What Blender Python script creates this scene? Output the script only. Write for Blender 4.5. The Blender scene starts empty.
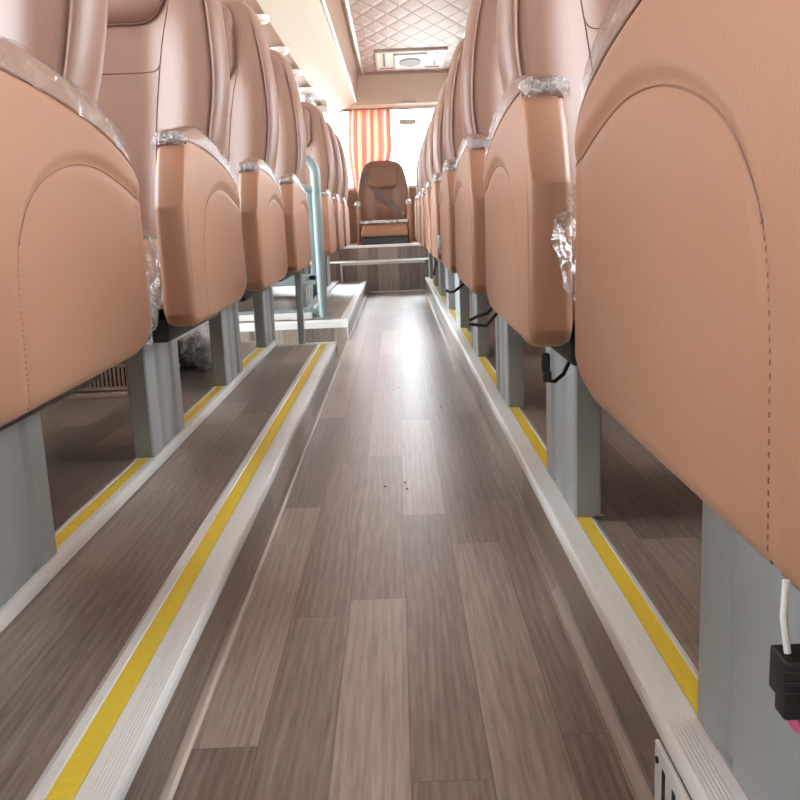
import bpy, bmesh, math, random
from mathutils import Vector, Matrix, noise
random.seed(7)
scene = bpy.context.scene
C = scene.collection
PI = math.pi

# ------------------------------------------------------------------ materials
def lin(c):
    return tuple(((x/255)/12.92 if x/255 <= .04045 else ((x/255+.055)/1.055)**2.4) for x in c) + (1,)

def mat(name, rgb, rough=.5, metal=0, spec=.5, coat=0, sheen=0, noise_amt=0, noise_scale=20, bump=0, bump_scale=300, trans=0):
    m = bpy.data.materials.new(name); m.use_nodes = True
    nt = m.node_tree; b = nt.nodes['Principled BSDF']
    b.inputs['Base Color'].default_value = lin(rgb)
    b.inputs['Roughness'].default_value = rough
    b.inputs['Metallic'].default_value = metal
    b.inputs['Specular IOR Level'].default_value = spec
    b.inputs['Coat Weight'].default_value = coat
    b.inputs['Sheen Weight'].default_value = sheen
    if noise_amt or bump:
        tc = nt.nodes.new('ShaderNodeTexCoord')
    if noise_amt:
        n = nt.nodes.new('ShaderNodeTexNoise'); n.inputs['Scale'].default_value = noise_scale; n.inputs['Detail'].default_value = 4
        nt.links.new(tc.outputs['Object'], n.inputs['Vector'])
        mx = nt.nodes.new('ShaderNodeMix'); mx.data_type = 'RGBA'
        c = lin(rgb)
        mx.inputs[6].default_value = tuple(x*(1-noise_amt) for x in c[:3])+(1,)
        mx.inputs[7].default_value = tuple(min(1, x*(1+noise_amt)) for x in c[:3])+(1,)
        nt.links.new(n.outputs['Fac'], mx.inputs[0]); nt.links.new(mx.outputs[2], b.inputs['Base Color'])
    if bump:
        n2 = nt.nodes.new('ShaderNodeTexNoise'); n2.inputs['Scale'].default_value = bump_scale; n2.inputs['Detail'].default_value = 3
        nt.links.new(tc.outputs['Object'], n2.inputs['Vector'])
        bp = nt.nodes.new('ShaderNodeBump'); bp.inputs['Strength'].default_value = bump; bp.inputs['Distance'].default_value = .002
        nt.links.new(n2.outputs['Fac'], bp.inputs['Height']); nt.links.new(bp.outputs['Normal'], b.inputs['Normal'])
    return m

def N(nt, t, **kw):
    n = nt.nodes.new(t)
    for k, v in kw.items(): setattr(n, k, v)
    return n

def math_node(nt, op, a, b=None):
    n = N(nt, 'ShaderNodeMath', operation=op)
    for i, v in enumerate((a, b)):
        if v is None: continue
        if isinstance(v, (int, float)): n.inputs[i].default_value = v
        else: nt.links.new(v, n.inputs[i])
    return n.outputs[0]

def wood(name, mode):
    """walnut plank vinyl; planks run along Y. mode 'flat': across = x, 'long': across = z, 'cross': vertical strips on a transverse riser"""
    m = bpy.data.materials.new(name); m.use_nodes = True
    nt = m.node_tree; b = nt.nodes['Principled BSDF']
    tc = N(nt, 'ShaderNodeTexCoord'); sp = N(nt, 'ShaderNodeSeparateXYZ'); nt.links.new(tc.outputs['Object'], sp.inputs[0])
    x, y, z = sp.outputs
    if mode == 'flat': ac, al = x, y
    elif mode == 'long': ac, al = z, y
    else: ac, al = x, z
    W, L = .079, .80
    u = math_node(nt, 'DIVIDE', math_node(nt, 'ADD', ac, 10.04 if mode == 'flat' else 10.02), W)
    iu = math_node(nt, 'FLOOR', u)
    wn = N(nt, 'ShaderNodeTexWhiteNoise', noise_dimensions='1D'); nt.links.new(iu, wn.inputs['W'])
    v = math_node(nt, 'DIVIDE', math_node(nt, 'ADD', al, math_node(nt, 'MULTIPLY', wn.outputs['Value'], 3.0)), L)
    iv = math_node(nt, 'FLOOR', v)
    cb = N(nt, 'ShaderNodeCombineXYZ'); nt.links.new(iu, cb.inputs[0]); nt.links.new(iv, cb.inputs[1])
    wn2 = N(nt, 'ShaderNodeTexWhiteNoise', noise_dimensions='2D'); nt.links.new(cb.outputs[0], wn2.inputs['Vector'])
    # stretched grain
    g = N(nt, 'ShaderNodeCombineXYZ')
    nt.links.new(math_node(nt, 'MULTIPLY', ac, 1.0), g.inputs[0]); nt.links.new(math_node(nt, 'MULTIPLY', al, .055), g.inputs[1])
    nt.links.new(math_node(nt, 'MULTIPLY', wn2.outputs['Value'], 7.0), g.inputs[2])
    n1 = N(nt, 'ShaderNodeTexNoise'); n1.inputs['Scale'].default_value = 240; n1.inputs['Detail'].default_value = 5; n1.inputs['Roughness'].default_value = .6
    nt.links.new(g.outputs[0], n1.inputs['Vector'])
    n3 = N(nt, 'ShaderNodeTexNoise'); n3.inputs['Scale'].default_value = 55; n3.inputs['Detail'].default_value = 3; n3.inputs['Distortion'].default_value = 1.6
    nt.links.new(g.outputs[0], n3.inputs['Vector'])
    # cathedral rings
    wv = N(nt, 'ShaderNodeTexWave', wave_type='BANDS', bands_direction='X'); wv.inputs['Scale'].default_value = 26; wv.inputs['Distortion'].default_value = 9
    wv.inputs['Detail'].default_value = 2; wv.inputs['Detail Scale'].default_value = 1.4
    nt.links.new(g.outputs[0], wv.inputs['Vector'])
    t = math_node(nt, 'MULTIPLY', n1.outputs['Fac'], .54)
    t = math_node(nt, 'ADD', t, math_node(nt, 'MULTIPLY', wv.outputs['Fac'], .10))
    t = math_node(nt, 'ADD', t, math_node(nt, 'MULTIPLY', n3.outputs['Fac'], .28))
    t = math_node(nt, 'ADD', t, math_node(nt, 'MULTIPLY', wn2.outputs['Value'], .35))
    rp = N(nt, 'ShaderNodeValToRGB'); nt.links.new(t, rp.inputs[0])
    e = rp.color_ramp.elements
    e[0].position = .25; e[0].color = lin((70, 61, 54)); e[1].position = .95; e[1].color = lin((190, 177, 163))
    k = e.new(.48); k.color = lin((111, 98, 88)); k = e.new(.68); k.color = lin((149, 134, 121))
    # seams
    fu = math_node(nt, 'FRACT', u); du = math_node(nt, 'MINIMUM', fu, math_node(nt, 'SUBTRACT', 1.0, fu))
    fv = math_node(nt, 'FRACT', v); dv = math_node(nt, 'MULTIPLY', math_node(nt, 'MINIMUM', fv, math_node(nt, 'SUBTRACT', 1.0, fv)), L/W)
    d = math_node(nt, 'MINIMUM', du, dv)
    seam = math_node(nt, 'LESS_THAN', d, .012)
    mx = N(nt, 'ShaderNodeMix', data_type='RGBA'); nt.links.new(math_node(nt, 'MULTIPLY', seam, .45), mx.inputs[0])
    nt.links.new(rp.outputs[0], mx.inputs[6]); mx.inputs[7].default_value = lin((60, 47, 40))
    nt.links.new(mx.outputs[2], b.inputs['Base Color'])
    r = math_node(nt, 'ADD', math_node(nt, 'MULTIPLY', n1.outputs['Fac'], .12), .27)
    nt.links.new(r, b.inputs['Roughness'])
    b.inputs['Specular IOR Level'].default_value = .8
    b.inputs['Coat Weight'].default_value = .8; b.inputs['Coat Roughness'].default_value = .44
    bp = N(nt, 'ShaderNodeBump'); bp.inputs['Strength'].default_value = .18; bp.inputs['Distance'].default_value = .0012
    nt.links.new(n1.outputs['Fac'], bp.inputs['Height']); nt.links.new(bp.outputs[0], b.inputs['Normal'])
    return m

def quilt_mat():
    m = bpy.data.materials.new('quilted_ceiling_leather'); m.use_nodes = True
    nt = m.node_tree; b = nt.nodes['Principled BSDF']
    tc = N(nt, 'ShaderNodeTexCoord'); sp = N(nt, 'ShaderNodeSeparateXYZ'); nt.links.new(tc.outputs['Object'], sp.inputs[0])
    p = math_node(nt, 'DIVIDE', sp.outputs[0], .155); q = math_node(nt, 'DIVIDE', sp.outputs[1], .37)
    def lines(s):
        f = math_node(nt, 'FRACT', math_node(nt, 'ADD', math_node(nt, s, p, q), 50.0))
        return math_node(nt, 'MINIMUM', f, math_node(nt, 'SUBTRACT', 1.0, f))
    d = math_node(nt, 'MINIMUM', lines('ADD'), lines('SUBTRACT'))
    mr = N(nt, 'ShaderNodeMapRange'); mr.inputs['From Min'].default_value = .012; mr.inputs['From Max'].default_value = .05
    nt.links.new(d, mr.inputs['Value'])
    mx = N(nt, 'ShaderNodeMix', data_type='RGBA'); nt.links.new(mr.outputs[0], mx.inputs[0])
    mx.inputs[6].default_value = lin((138, 106, 92)); mx.inputs[7].default_value = lin((196, 166, 150))
    nt.links.new(mx.outputs[2], b.inputs['Base Color']); b.inputs['Roughness'].default_value = .5
    bp = N(nt, 'ShaderNodeBump'); bp.inputs['Strength'].default_value = .6; bp.inputs['Distance'].default_value = .01
    nt.links.new(math_node(nt, 'MULTIPLY', math_node(nt, 'POWER', math_node(nt, 'MINIMUM', math_node(nt, 'MULTIPLY', d, 4), 1.0), .5), 1.0), bp.inputs['Height'])
    nt.links.new(bp.outputs[0], b.inputs['Normal'])
    return m

def plastic_mat(name, clear=.7, white=.3):
    m = bpy.data.materials.new(name); m.use_nodes = True
    nt = m.node_tree; nt.nodes.remove(nt.nodes['Principled BSDF']); out = nt.nodes['Material Output']
    tc = N(nt, 'ShaderNodeTexCoord')
    n = N(nt, 'ShaderNodeTexNoise'); n.inputs['Scale'].default_value = 45; n.inputs['Detail'].default_value = 4; n.inputs['Distortion'].default_value = 1.5
    nt.links.new(tc.outputs['Object'], n.inputs['Vector'])
    bp = N(nt, 'ShaderNodeBump'); bp.inputs['Strength'].default_value = 1; bp.inputs['Distance'].default_value = .012
    nt.links.new(n.outputs['Fac'], bp.inputs['Height'])
    tr = N(nt, 'ShaderNodeBsdfTransparent'); gl = N(nt, 'ShaderNodeBsdfGlossy'); gl.inputs['Roughness'].default_value = .12
    df = N(nt, 'ShaderNodeBsdfDiffuse'); df.inputs['Color'].default_value = (.85, .85, .85, 1)
    nt.links.new(bp.outputs[0], gl.inputs['Normal']); nt.links.new(bp.outputs[0], df.inputs['Normal'])
    lw = N(nt, 'ShaderNodeLayerWeight'); lw.inputs['Blend'].default_value = .3; nt.links.new(bp.outputs[0], lw.inputs['Normal'])
    s1 = N(nt, 'ShaderNodeMixShader'); s1.inputs[0].default_value = white
    nt.links.new(tr.outputs[0], s1.inputs[1]); nt.links.new(df.outputs[0], s1.inputs[2])
    s2 = N(nt, 'ShaderNodeMixShader')
    f = math_node(nt, 'ADD', math_node(nt, 'MULTIPLY', lw.outputs['Fresnel'], clear), .045)
    nt.links.new(f, s2.inputs[0]); nt.links.new(s1.outputs[0], s2.inputs[1]); nt.links.new(gl.outputs[0], s2.inputs[2])
    nt.links.new(s2.outputs[0], out.inputs[0])
    return m

def glass_mat():
    m = bpy.data.materials.new('window_glass'); m.use_nodes = True
    nt = m.node_tree; nt.nodes.remove(nt.nodes['Principled BSDF']); out = nt.nodes['Material Output']
    tr = N(nt, 'ShaderNodeBsdfTransparent'); tr.inputs[0].default_value = (.96, .97, .97, 1)
    gl = N(nt, 'ShaderNodeBsdfGlossy'); gl.inputs['Roughness'].default_value = .03
    fr = N(nt, 'ShaderNodeFresnel'); fr.inputs[0].default_value = 1.45
    s = N(nt, 'ShaderNodeMixShader'); nt.links.new(fr.outputs[0], s.inputs[0]); nt.links.new(tr.outputs[0], s.inputs[1]); nt.links.new(gl.outputs[0], s.inputs[2])
    nt.links.new(s.outputs[0], out.inputs[0])
    return m

def curtain_mat():
    m = bpy.data.materials.new('striped_sheer_curtain'); m.use_nodes = True
    nt = m.node_tree; nt.nodes.remove(nt.nodes['Principled BSDF']); out = nt.nodes['Material Output']
    uv = N(nt, 'ShaderNodeUVMap'); sp = N(nt, 'ShaderNodeSeparateXYZ'); nt.links.new(uv.outputs[0], sp.inputs[0])
    f = math_node(nt, 'FRACT', math_node(nt, 'MULTIPLY', sp.outputs[0], 2.6))
    rp = N(nt, 'ShaderNodeValToRGB'); rp.color_ramp.interpolation = 'EASE'; nt.links.new(f, rp.inputs[0])
    e = rp.color_ramp.elements
    cols = [(0, (202, 110, 102)), (.12, (212, 146, 124)), (.26, (230, 200, 176)), (.38, (208, 122, 98)), (.50, (192, 98, 92)), (.64, (228, 194, 166)), (.76, (222, 162, 108)), (.88, (202, 112, 100))]
    e[0].position = 0; e[0].color = lin(cols[0][1]); e[1].position = 1; e[1].color = lin(cols[0][1])
    for p, c in cols[1:]: k = e.new(p); k.color = lin(c)
    tl = N(nt, 'ShaderNodeBsdfTranslucent'); df = N(nt, 'ShaderNodeBsdfDiffuse')
    nt.links.new(rp.outputs[0], tl.inputs[0]); nt.links.new(rp.outputs[0], df.inputs[0])
    s = N(nt, 'ShaderNodeMixShader'); s.inputs[0].default_value = .62; nt.links.new(tl.outputs[0], s.inputs[1]); nt.links.new(df.outputs[0], s.inputs[2])
    nt.links.new(s.outputs[0], out.inputs[0])
    return m

LEATHER = mat('tan_leather', (163, 117, 90), rough=.46, spec=.5, coat=.0, sheen=.06, noise_amt=.03, noise_scale=6, bump=.12, bump_scale=420)
BACKLEATHER = mat('tan_leather_light_toned', (146, 110, 93), rough=.46, spec=.55, sheen=.08, noise_amt=.03, noise_scale=6, bump=.1, bump_scale=420)  # tan leather of the backs, their lighting put into a darker, greyer colour
THREAD = mat('brown_thread', (122, 80, 62), rough=.7)
SEAM = mat('dark_leather_seam', (134, 96, 80), rough=.6)
ARMPAD = mat('taupe_armrest_leather', (150, 112, 90), rough=.4, noise_amt=.08, noise_scale=40)
GREY = mat('grey_painted_metal', (160, 165, 165), rough=.38, spec=.5, noise_amt=.03, noise_scale=12)
RAILGREY = mat('green_grey_painted_metal', (142, 156, 156), rough=.35)
BLACK = mat('black_plastic', (26, 25, 26), rough=.45)
STRAP = mat('black_rubber', (38, 36, 36), rough=.6)
PINK = mat('pink_wire', (214, 110, 150), rough=.4)
WHITEWIRE = mat('white_wire', (225, 225, 220), rough=.4)
ALU = mat('brushed_aluminium', (238, 238, 236), rough=.36, metal=.05, noise_amt=.03, noise_scale=60)
WHITETRIM = mat('white_metal_trim', (236, 235, 232), rough=.35)
YELLOW = mat('yellow_safety_strip', (240, 212, 70), rough=.5, noise_amt=.12, noise_scale=120)
BEAD = mat('pale_weld_bead', (216, 206, 194), rough=.4)
CREAM = mat('cream_panel', (226, 212, 192), rough=.5)
CREAMW = mat('cream_rear_panel', (238, 220, 202), rough=.5)
MOCHA = mat('mocha_panel', (164, 128, 108), rough=.5)
ALUR = mat('silver_rail', (206, 200, 190), rough=.3, metal=.5)
DKGREY = mat('dark_grey_fabric', (78, 76, 80), rough=.8)
BELT = mat('grey_seat_belt', (128, 116, 112), rough=.7)
SPEAKER = mat('grey_mesh_grille', (130, 118, 112), rough=.6)
PALE = mat('pale_plastic', (226, 214, 204), rough=.4)
CLEAR = plastic_mat('clear_crumpled_plastic', .34, .02)
BUNCH = plastic_mat('bunched_plastic', .5, .14)
WHITEFILM = plastic_mat('white_film', .5, .88)
MILKY = plastic_mat('milky_plastic_bag', .6, .62)
GLASS = glass_mat()
WOODF, WOODL, WOODC = wood('walnut_plank_vinyl', 'flat'), wood('walnut_plank_vinyl_long_riser', 'long'), wood('walnut_plank_vinyl_cross_riser', 'cross')
QUILT = quilt_mat()
CURT = curtain_mat()
ASPHALT = mat('pale_concrete', (196, 193, 188), rough=.9, noise_amt=.1, noise_scale=3)
DIRT = mat('dark_crumb', (52, 42, 38), rough=.8)
STICK = mat('faded_grey_ink', (222, 222, 220), rough=.7)
STICKB = mat('faded_brown_ink', (150, 118, 98), rough=.7)

# ------------------------------------------------------------------ mesh helpers
def link(name, bm, m, parent=None, smooth=True, angle=40):
    me = bpy.data.meshes.new(name)
    bmesh.ops.recalc_face_normals(bm, faces=bm.faces)
    bm.to_mesh(me); bm.free()
    me.materials.append(m)
    if smooth:
        for p in me.polygons: p.use_smooth = True
        me.set_sharp_from_angle(angle=math.radians(angle))
    o = bpy.data.objects.new(name, me); C.objects.link(o)
    if parent is not None: o.parent = parent
    return o

def add_box(bm, a, b, bev=0):
    x0, y0, z0 = (min(a[i], b[i]) for i in range(3)); x1, y1, z1 = (max(a[i], b[i]) for i in range(3))
    t = bmesh.new()
    vs = [t.verts.new(p) for p in ((x0,y0,z0),(x1,y0,z0),(x1,y1,z0),(x0,y1,z0),(x0,y0,z1),(x1,y0,z1),(x1,y1,z1),(x0,y1,z1))]
    for f in ((0,3,2,1),(4,5,6,7),(0,1,5,4),(1,2,6,5),(2,3,7,6),(3,0,4,7)): t.faces.new([vs[i] for i in f])
    if bev: bmesh.ops.bevel(t, geom=t.edges[:], offset=bev, segments=3, affect='EDGES', profile=.5)
    me = bpy.data.meshes.new('tmp'); t.to_mesh(me); t.free(); bm.from_mesh(me); bpy.data.meshes.remove(me)

def box(name, a, b, m, parent=None, bev=0):
    bm = bmesh.new(); add_box(bm, a, b, bev); return link(name, bm, m, parent)

def add_tube(bm, pts, r, n=10, cap=True):
    pts = [Vector(p) for p in pts]; rings = []
    up = Vector((0, 0, 1)); prev = None
    for i, p in enumerate(pts):
        t = (pts[min(i+1, len(pts)-1)] - pts[max(i-1, 0)]).normalized()
        if prev is None:
            ref = up if abs(t.dot(up)) < .9 else Vector((1, 0, 0)); a = t.cross(ref).normalized()
        else:
            a = (prev - t*prev.dot(t)).normalized()
        prev = a; b = t.cross(a)
        rr = r[i] if isinstance(r, (list, tuple)) else r
        rings.append([bm.verts.new(p + (a*math.cos(2*PI*k/n) + b*math.sin(2*PI*k/n))*rr) for k in range(n)])
    for i in range(len(rings)-1):
        for k in range(n):
            bm.faces.new((rings[i][k], rings[i][(k+1) % n], rings[i+1][(k+1) % n], rings[i+1][k]))
    if cap:
        bm.faces.new(rings[0][::-1]); bm.faces.new(rings[-1])

def tube(name, pts, r, m, parent=None, n=10):
    bm = bmesh.new(); add_tube(bm, pts, r, n); return link(name, bm, m, parent)

def add_prism(bm, poly, axis, a, b):
    """extrude a closed 2D polygon along an axis: axis 'x': poly=(y,z); 'y': (x,z); 'z': (x,y)"""
    def P(p, t): return {'x': (t, p[0], p[1]), 'y': (p[0], t, p[1]), 'z': (p[0], p[1], t)}[axis]
    v0 = [bm.verts.new(P(p, a)) for p in poly]; v1 = [bm.verts.new(P(p, b)) for p in poly]; n = len(poly)
    bm.faces.new(v0[::-1]); bm.faces.new(v1)
    for i in range(n): bm.faces.new((v0[i], v0[(i+1) % n], v1[(i+1) % n], v1[i]))

def prism(name, poly, axis, a, b, m, parent=None, smooth=True):
    bm = bmesh.new(); add_prism(bm, poly, axis, a, b); return link(name, bm, m, parent, smooth)

def interp(tab, t):
    if t <= tab[0][0]: return tab[0][1]
    for (a, u), (b, v) in zip(tab, tab[1:]):
        if t <= b: return u + (v-u)*(t-a)/(b-a)
    return tab[-1][1]

def spl(tab, t):
    """smooth (Catmull-Rom) interpolation of a table"""
    n = len(tab)
    if t <= tab[0][0]: return tab[0][1]
    if t >= tab[-1][0]: return tab[-1][1]
    for i in range(n-1):
        if t <= tab[i+1][0]: break
    x0, y0 = tab[i]; x1, y1 = tab[i+1]
    m0 = (y1 - tab[i-1][1])/(x1 - tab[i-1][0]) if i > 0 else (y1-y0)/(x1-x0)
    m1 = (tab[i+2][1] - y0)/(tab[i+2][0] - x0) if i+2 < n else (y1-y0)/(x1-x0)
    h = x1-x0; u = (t-x0)/h
    return (2*u**3-3*u*u+1)*y0 + (u**3-2*u*u+u)*h*m0 + (-2*u**3+3*u*u)*y1 + (u**3-u*u)*h*m1

def smooth01(t): t = max(0, min(1, t)); return t*t*(3-2*t)

def empty(name, label, cat, loc=(0, 0, 0), group=None):
    o = bpy.data.objects.new(name, None); C.objects.link(o); o.location = loc; o.empty_display_size = .1
    o['label'] = label; o['category'] = cat
    if group: o['group'] = group
    return o

def tag(o, label, cat, group=None):
    o['label'] = label; o['category'] = cat
    if group: o['group'] = group
    return o

def struct(o, label=None, cat=None):
    o['kind'] = 'structure'
    if label: o['label'] = label
    if cat: o['category'] = cat
    return o

def blob(bm, loc, size, seed, sub=3, amp=.35, fr=14):
    """a crumpled closed lump of film"""
    t = bmesh.new(); bmesh.ops.create_icosphere(t, subdivisions=sub, radius=1)
    for v in t.verts:
        d = v.co.copy(); n1 = noise.noise(d*1.7 + Vector((seed, 0, 3))); n2 = abs(noise.noise(d*4.2 + Vector((0, seed, 1))))
        s = 1 + amp*n1 + amp*.8*(n2-.25)
        v.co = Vector((d.x*size[0]*s, d.y*size[1]*s, d.z*size[2]*s)) + Vector(loc)
    me = bpy.data.meshes.new('tmp'); t.to_mesh(me); t.free(); bm.from_mesh(me); bpy.data.meshes.remove(me)

# ------------------------------------------------------------------ main measures (metres, aisle floor z = 0, camera at x = 0, y = 0, looking +Y)
DECK = .10
S = .77
RX, LX = .15, -.325             # aisle faces of the seat end panels

# ================================================================== SETTING
def plat(name, boxes, m):
    bm = bmesh.new()
    for a, b in boxes: add_box(bm, a, b)
    return struct(link(name, bm, m, smooth=False))

plat('floor', [((-.238, -3.4, -.03), (.213, 6.9, 0))], WOODF)
# right-hand deck (top and riser)
plat('floor_deck_right', [((.217, -3.4, .06), (1.14, 6.9, .0995))], WOODF)
plat('baseboard_right', [((.213, -3.4, -.03), (.217, 6.9, .094))], WOODL)
# left-hand deck in front of the door well
plat('floor_deck_left', [((-.479, -3.4, .04), (-.2555, 3.45, .0795)), ((-1.32, -3.4, .04), (-.479, 3.45, .0995))], WOODF)
struct(prism('baseboard_front_left', [(-.244, -.03), (-.238, -.03), (-.238, .001), (-.2415, .010), (-.2445, .022), (-.2485, .074), (-.2545, .074)], 'y', -3.4, 3.45, WOODL))
plat('baseboard_left', [((-.244, 4.17, -.03), (-.240, 6.9, .084))], WOODL)
# behind the door well
plat('floor_deck_left_back', [((-.473, 4.17, .04), (-.244, 6.9, .0895)), ((-1.32, 4.17, .04), (-.473, 6.9, .0995))], WOODF)
plat('baseboard_door_well', [((-1.32, 4.165, -.16), (-.240, 4.17, .085)), ((-1.32, 3.45, -.16), (-.244, 3.455, .07))], WOODC)
plat('floor_door_well', [((-1.32, 3.455, -.19), (-.238, 4.165, -.16))], WOODF)
plat('baseboard_door_well_side', [((-.244, 3.455, -.17), (-.238, 4.165, 0))], WOODL)
# rear steps
plat('floor_rear_step', [((-1.32, 6.905, .1), (1.14, 7.3, .235)), ((-1.32, 7.305, .1), (1.14, 8.5, .345))], WOODF)
plat('baseboard_rear', [((-1.32, 6.9, -.03), (1.14, 6.905, .225)), ((-1.32, 7.3, .2), (1.14, 7.305, .338))], WOODC)

# nosings: aluminium profiles with ribs, each with a yellow strip as its own part
def nosing(name, x_edge, sx, y0, y1, z, width, yel, lip=.012, ribs=True, m=ALU, round_=False):
    """profile in (x,z), edge at x_edge, going inboard by sx*width"""
    P = []
    def X(d): return x_edge + sx*d
    P += [(X(.004), z-lip-.006), (X(-.002), z-lip-.006), (X(-.002), z-lip), (X(-.0045), z-lip), (X(-.0045), z-.004), (X(-.003), z+.001), (X(0), z+.003)]
    if ribs:
        d = .003
        while d < min(yel[0]-.006, .017):
            P += [(X(d), z+.003), (X(d+.0012), z+.0034), (X(d+.0024), z+.003)]; d += .0032
    P += [(X(yel[0]-.002), z+.0036), (X(yel[0]), z+.0022), (X(yel[1]), z+.0022), (X(yel[1]+.002), z+.0036), (X(width-.006), z+.0034), (X(width), z+.0006), (X(width), z-.004), (X(.004), z-.004)]
    o = struct(prism(name, P, 'y', y0, y1, m, smooth=False))
    if yel[1] > yel[0]:
        box('safety_strip', (X(yel[0]), y0, z+.0018), (X(yel[1]), y1, z+.0032), YELLOW, o)['label'] = 'yellow anti-slip strip'
    return o
nosing('trim_1', .213, 1, -3.4, 6.9, DECK, .056, (.0295, .048))
nosing('trim_2', -.250, -1, -3.4, 3.45, .08, .070, (.030, .0525), lip=.012)
nosing('trim_3', -.240, -1, 4.17, 6.9, .09, .036, (.0, .0), lip=.02, ribs=False, m=WHITETRIM)
nosing('trim_4', -.478, -1, -3.4, 3.45, DECK, .044, (.013, .032), lip=.012, ribs=False, m=WHITETRIM)
nosing('trim_5', -.450, -1, 4.17, 6.9, DECK, .05, (.0, .0), lip=.01, ribs=False, m=WHITETRIM)
def cross_nosing(name, y, x0, x1, z, depth=.04, lip=.03, m=WHITETRIM):
    P = [(y-.006, z-lip), (y-.006, z-.004), (y-.002, z+.004), (y+depth, z+.004), (y+depth, z-.002), (y, z-.002), (y, z-lip)]
    return struct(prism(name, P, 'x', x0, x1, m, smooth=False))
cross_nosing('trim_6', 4.17, -1.3, -.243, .09, lip=.034)
cross_nosing('trim_7', 6.9, -.43, .213, .235, lip=.022)
cross_nosing('trim_8', 7.3, -.43, .3, .345, lip=.016)
struct(prism('trim_9', [(3.456, .05), (3.456, .081), (3.448, .0845), (3.40, .0845), (3.40, .0795), (3.45, .0795), (3.45, .05)], 'x', -1.3, -.243, WHITETRIM, smooth=False))
# weld beads / cove strips along the foot of the risers
struct(tube('trim_10', [(-.2375, -3.4, .001), (-.2375, 3.45, .001)], .0034, BEAD))
struct(tube('trim_11', [(-.2375, 4.17, .001), (-.2375, 6.9, .001)], .005, WHITETRIM))
struct(prism('trim_12', [(.199, 0), (.2035, .003), (.208, .009), (.213, .016), (.213, 0)], 'y', -3.4, 6.9, WOODL))
struct(tube('trim_18', [(.199, -3.4, .0002), (.199, 6.9, .0002)], .0016, mat('brown_weld_bead', (158, 140, 126), rough=.4)))
struct(tube('trim_13', [(-.24, 6.897, .004), (.213, 6.897, .004)], .006, WHITETRIM))
struct(box('trim_14', (-.4275, 6.88, .09), (-.4155, 6.899, .228), WHITETRIM, bev=.002))
struct(box('trim_15', (-.2415, 4.145, 0), (-.2375, 4.17, .085), WHITETRIM))

# side walls with window bands
def side_wall(name, x, sgn, door=None):
    bm = bmesh.new(); t = .05
    xs = (x, x + sgn*t)
    segs = [(-3.4, 3.45), (3.45, 4.17), (4.17, 8.55)] if door else [(-3.4, 8.55)]
    for y0, y1 in segs:
        if door and y0 == 3.45: continue
        add_box(bm, (xs[0], y0, -.2), (xs[1], y1, .82))
    add_box(bm, (xs[0], -3.4, 1.42), (xs[1], 8.55, 1.95))
    add_box(bm, (xs[0], 7.2, .82), (xs[1], 8.55, 1.42))  # last bays closed, added to keep side light off the rear seat
    for y in (-3.36, -1.1, .45, 2.0, 3.42, 4.2, 5.7, 7.2, 8.5): add_box(bm, (xs[0], y-.04, .82), (xs[1], y+.04, 1.42))
    return struct(link(name, bm, CREAM, smooth=False))
side_wall('wall_left', -1.32, -1, True)
side_wall('wall_right', 1.14, 1)
def pane(name, a, b, fr_axis, w=.03):
    """window: a pane with a rubber frame as child"""
    o = struct(box(name, a, b, GLASS))
    return o
ys = [(-3.32, -1.14), (-1.06, .41), (.49, 1.96), (2.04, 3.38), (4.24, 5.66), (5.74, 7.16)]
k = 1
for y0, y1 in ys:
    pane(f'window_{k}', (-1.348, y0, .82), (-1.342, y1, 1.42), 'x'); k += 1
for y0, y1 in [(-3.32, -1.14), (-1.06, .41), (.49, 1.96), (2.04, 3.38), (3.46, 4.16), (4.24, 5.66), (5.74, 7.16)]:
    pane(f'window_{k}', (1.162, y0, .82), (1.168, y1, 1.42), 'x'); k += 1
# passenger door on the left
d1 = struct(box('door_1', (-1.348, 3.46, -.15), (-1.342, 4.16, 1.42), GLASS))
bm = bmesh.new()
for y in (3.49, 3.81, 4.13): add_box(bm, (-1.36, y-.03, -.18), (-1.33, y+.03, 1.42))
add_box(bm, (-1.36, 3.46, -.18), (-1.33, 4.16, -.12)); add_box(bm, (-1.36, 3.46, .6), (-1.33, 4.16, .66))
link('door_frame', bm, RAILGREY, d1, smooth=False)
# rear wall with rear window
WX0, WX1, WZ0, WZ1 = -1.12, .98, .835, 1.525
bm = bmesh.new()
add_box(bm, (-1.32, 8.5, .3), (1.14, 8.56, WZ0)); add_box(bm, (-1.32, 8.5, WZ1), (1.14, 8.56, 1.95))
add_box(bm, (-1.32, 8.5, WZ0), (WX0, 8.56, WZ1)); add_box(bm, (WX1, 8.5, WZ0), (1.14, 8.56, WZ1))
struct(link('wall_rear', bm, CREAMW, smooth=False))
struct(box('trim_17', (-1.32, 8.47, .345), (1.14, 8.5, WZ0-.015), MOCHA))
w = struct(box(f'window_{k}', (WX0, 8.53, WZ0), (WX1, 8.536, WZ1), GLASS)); k += 1
bm = bmesh.new()
add_box(bm, (WX0, 8.485, WZ1-.012), (WX1, 8.5, WZ1+.015)); add_box(bm, (WX0, 8.485, WZ0-.015), (WX1, 8.5, WZ0+.012))
link('window_frame', bm, PALE, w)
# cove between the ceiling and the rear window
struct(prism('trim_16', [(8.22, 1.80), (8.24, 1.775), (8.30, 1.72), (8.345, 1.63), (8.40, 1.555), (8.5, 1.535), (8.5, 1.80)], 'x', -1.32, 1.14, CREAMW))
# unseen front wall with windscreen; high sill shaped to cut the front light
bm = bmesh.new()
add_box(bm, (-1.32, -3.45, -.2), (1.14, -3.4, 1.15)); add_box(bm, (-1.32, -3.45, 1.75), (1.14, -3.4, 1.95))
struct(link('wall_front', bm, MOCHA, smooth=False))
struct(box(f'window_{k}', (-1.32, -3.428, 1.15), (1.14, -3.422, 1.75), GLASS)); k += 1
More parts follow.
